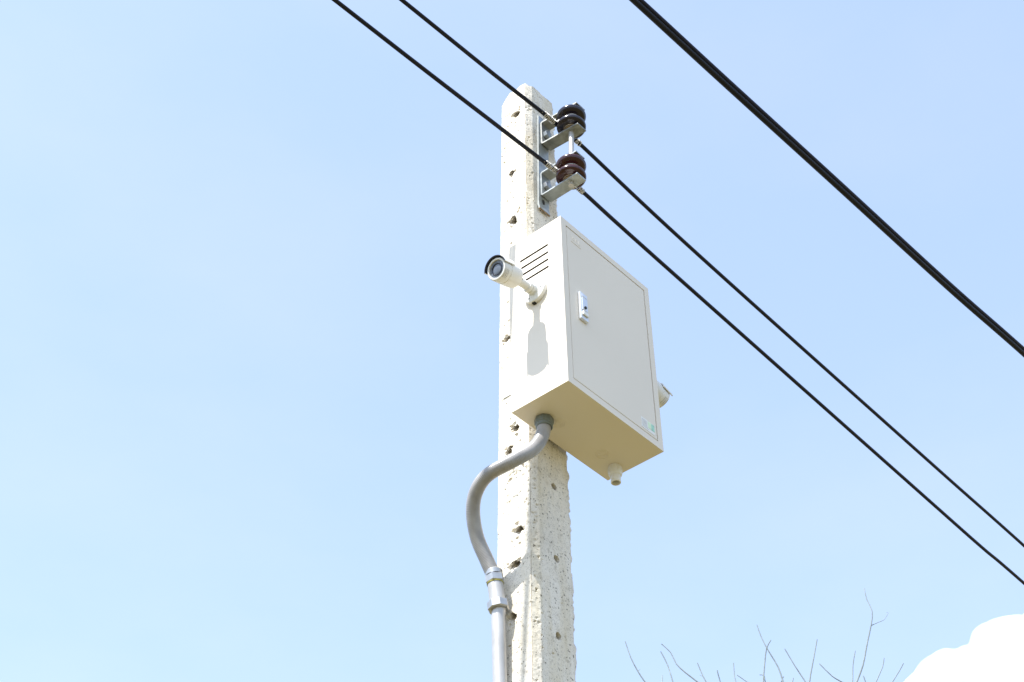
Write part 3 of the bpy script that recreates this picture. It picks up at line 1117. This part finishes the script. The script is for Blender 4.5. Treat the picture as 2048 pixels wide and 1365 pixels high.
# ------------------------------------------------------------------ bare tree beyond
TWIGS = [[(5.69, 3.91, 6.95), (5.65, 3.95, 7.04), (5.63, 3.98, 7.15), (5.61, 4.0, 7.28)], [(5.65, 3.66, 6.84), (5.63, 3.68, 6.98), (5.61, 3.7, 7.08)], [(6.09, 3.75, 7.06), (6.05, 3.81, 7.14), (6.01, 3.86, 7.22), (5.99, 3.89, 7.31), (5.95, 3.93, 7.38)], [(5.66, 3.75, 6.88), (5.67, 3.75, 6.94)], [(5.74, 3.45, 6.8), (5.72, 3.47, 6.87), (5.71, 3.49, 6.95)], [(6.2, 3.63, 7.06), (6.18, 3.64, 7.15)], [(6.88, 3.93, 7.45), (6.88, 3.93, 7.5), (6.88, 3.93, 7.62)], [(6.79, 3.78, 7.36), (6.75, 3.83, 7.42)], [(6.83, 3.65, 7.33), (6.83, 3.65, 7.38), (6.81, 3.67, 7.39)], [(6.16, 3.26, 6.91), (6.18, 3.24, 7.05), (6.2, 3.22, 7.17), (6.22, 3.19, 7.23)], [(6.63, 3.38, 7.14), (6.62, 3.4, 7.27), (6.58, 3.44, 7.41), (6.56, 3.47, 7.52), (6.55, 3.48, 7.62)], [(6.41, 3.07, 6.93), (6.37, 3.12, 7.07), (6.34, 3.16, 7.2)], [(6.3, 2.98, 6.85), (6.32, 2.95, 7.01), (6.35, 2.91, 7.18)], [(6.35, 2.76, 6.79), (6.31, 2.81, 6.84), (6.27, 2.87, 6.94)], [(7.0, 2.99, 7.15), (7.04, 2.94, 7.28), (7.07, 2.89, 7.46), (7.1, 2.85, 7.6), (7.12, 2.83, 7.72), (7.11, 2.85, 7.83), (7.11, 2.85, 7.93)], [(7.3, 3.18, 7.35), (7.32, 3.16, 7.48), (7.34, 3.13, 7.61)], [(7.38, 3.03, 7.32), (7.42, 2.98, 7.44), (7.44, 2.96, 7.52)], [(7.45, 2.93, 7.31), (7.49, 2.88, 7.4), (7.51, 2.85, 7.46)], [(6.56, 2.7, 6.85), (6.55, 2.7, 6.9)], [(6.39, 3.17, 6.96), (6.4, 3.16, 7.0)], [(6.74, 3.45, 7.21), (6.75, 3.44, 7.26)]]
SIDE = [(7.1, 2.85, 7.6), (7.14, 2.81, 7.63), (7.17, 2.77, 7.65), (7.2, 2.74, 7.71)]
tree = thing('bare_tree', (6.55, 3.35, 0), 'leafless tree whose thin bare twigs rise at the lower right', 'tree')
random.seed(12)
TR = [Vector((6.55, 3.35, -.1)), Vector((6.57, 3.37, 1.4)), Vector((6.52, 3.33, 2.7)), Vector((6.56, 3.37, 3.8))]
mb = MB()
mb.tube(spline(TR, .15), [.11-.055*k/len(spline(TR, .15)) for k in range(len(spline(TR, .15)))], 14)
mb.build('trunk', BARK, tree)
hubs = []
for k, (hx, hy, hz) in enumerate(((5.85, 3.70, 5.55), (6.35, 3.15, 5.75), (6.70, 3.62, 5.85), (7.15, 3.05, 5.85))):
    hub = Vector((hx, hy, hz))
    pts = [Vector((6.56, 3.37, 3.7)), Vector((6.56, 3.37, 3.7)).lerp(hub, .5)+Vector((0, 0, .2)), hub]
    q = spline(pts, .12)
    mb = MB()
    mb.tube(q, [.05-.032*i/len(q) for i in range(len(q))], 10)
    mb.build('branch', BARK, tree)
    hubs.append(hub)
for i, tw in enumerate(TWIGS):
    root_ = Vector(tw[0])
    hub = min(hubs, key=lambda h: (h-root_).length)
    d = Vector(tw[0])-Vector(tw[1])
    d.normalize()
    pts = [hub, hub.lerp(root_+d*.25, .55)+Vector((0, 0, .05)), root_+d*.25]+[Vector(p)+Vector((random.uniform(-.006, .006), random.uniform(-.006, .006), 0)) for p in tw]
    q = spline(pts, .05)
    n = len(q)
    rs = [.011*(1-k/n)**1.2+.0034 for k in range(n)]
    mb = MB()
    mb.tube(q, rs, 6)
    if i == 14:
        q = spline(SIDE, .03)
        mb.tube(q, [.0032-.0014*k/len(q) for k in range(len(q))], 6)
    for k in range(int(n*.35), n-2, 3):          # buds and short spurs
        if random.random() < .30:
            s_ = Vector((random.uniform(-1, 1), random.uniform(-1, 1), random.uniform(.2, 1))).normalized()
            mb.tube([q[k] if k < len(q) else q[-1], (q[k] if k < len(q) else q[-1])+s_*random.uniform(.010, .025)], [.0022, .0012], 5)
    mb.build('twig', BARK, tree)

# ------------------------------------------------------------------ cloud
CLOUD = mat('sunlit_cloud_white', (.92, .92, .92), 1.0, vary=(.02, .02), spec=0.0)
cb = MB()
cp = CLOUD.node_tree.nodes['Principled BSDF']        # light soaks deep into it
cp.inputs['Subsurface Weight'].default_value = 1.0
cp.inputs['Subsurface Radius'].default_value = (1, 1, 1)
cp.inputs['Subsurface Scale'].default_value = 10.0
KPX = 900/3100
C0 = CAM+_f*900
random.seed(5)
balls = [(1872, 1398, 66), (1925, 1390, 92), (1985, 1375, 84), (1962, 1335, 40), (2044, 1312, 86), (2006, 1290, 44), (2120, 1300, 118), (2215, 1360, 140), (2010, 1470, 120), (1885, 1472, 92), (1838, 1452, 66), (2120, 1460, 170),
         (2300, 1430, 150), (2240, 1540, 150), (1960, 1560, 120), (2100, 1600, 150), (1830, 1530, 90), (1908, 1345, 44), (2075, 1258, 50), (1950, 1352, 50), (2020, 1352, 60)]
import bmesh
def puff_mesh(scale, voxel, seed):
    """all puffs as one fused, slightly billowed closed mesh"""
    cb = MB()
    rng = random.Random(seed)
    for (x, y, r) in balls:
        bm = bmesh.new()
        bmesh.ops.create_icosphere(bm, subdivisions=5, radius=1.0)
        cen = C0+_R*((x-1024)*KPX)-_U*((y+12-682.5)*KPX)+_f*rng.uniform(-15, 25)
        rad_ = r*KPX*scale
        V = []
        for v in bm.verts:
            n = v.co.normalized()
            w = cen+n*rad_
            dsp = 1.6*noise.fractal(w*.06, .8, 2.1, 4)+.45*noise.fractal(w*.35, .9, 2.0, 3)
            V.append(w+n*dsp*(.6+rad_/40))
        cb.add(V, [[q.index for q in f.verts] for f in bm.faces])
        bm.free()
    return cb


cloud = thing('cloud', C0+_R*(950*KPX)-_U*(650*KPX), 'bright white cumulus cloud at the lower right corner of the sky', 'cloud')
FRINGE = bpy.data.materials.new('cloud_vapour')
FRINGE.use_nodes = True
fn = FRINGE.node_tree.nodes
fn.remove(fn['Principled BSDF'])
pv = fn.new('ShaderNodeVolumePrincipled')
pv.inputs['Color'].default_value = (1, 1, 1, 1)
pv.inputs['Density'].default_value = .045
pv.inputs['Anisotropy'].default_value = .2
FRINGE.node_tree.links.new(pv.outputs[0], fn['Material Output'].inputs['Volume'])
for (nm, m_, sc_, vx_) in (('cloud_core', CLOUD, .82, 1.3), ('vapour_edge', FRINGE, .98, 1.3)):
    cl = puff_mesh(sc_, vx_, 5).build(nm, m_, cloud, smooth=180)
    rm = cl.modifiers.new('fuse', 'REMESH')        # the puffs fuse into one body
    rm.mode = 'VOXEL'
    rm.voxel_size = vx_
    rm.use_smooth_shade = True
    sm = cl.modifiers.new('soften', 'SMOOTH')
    sm.factor, sm.iterations = .5, 3
SC.cycles.volume_bounces = 4
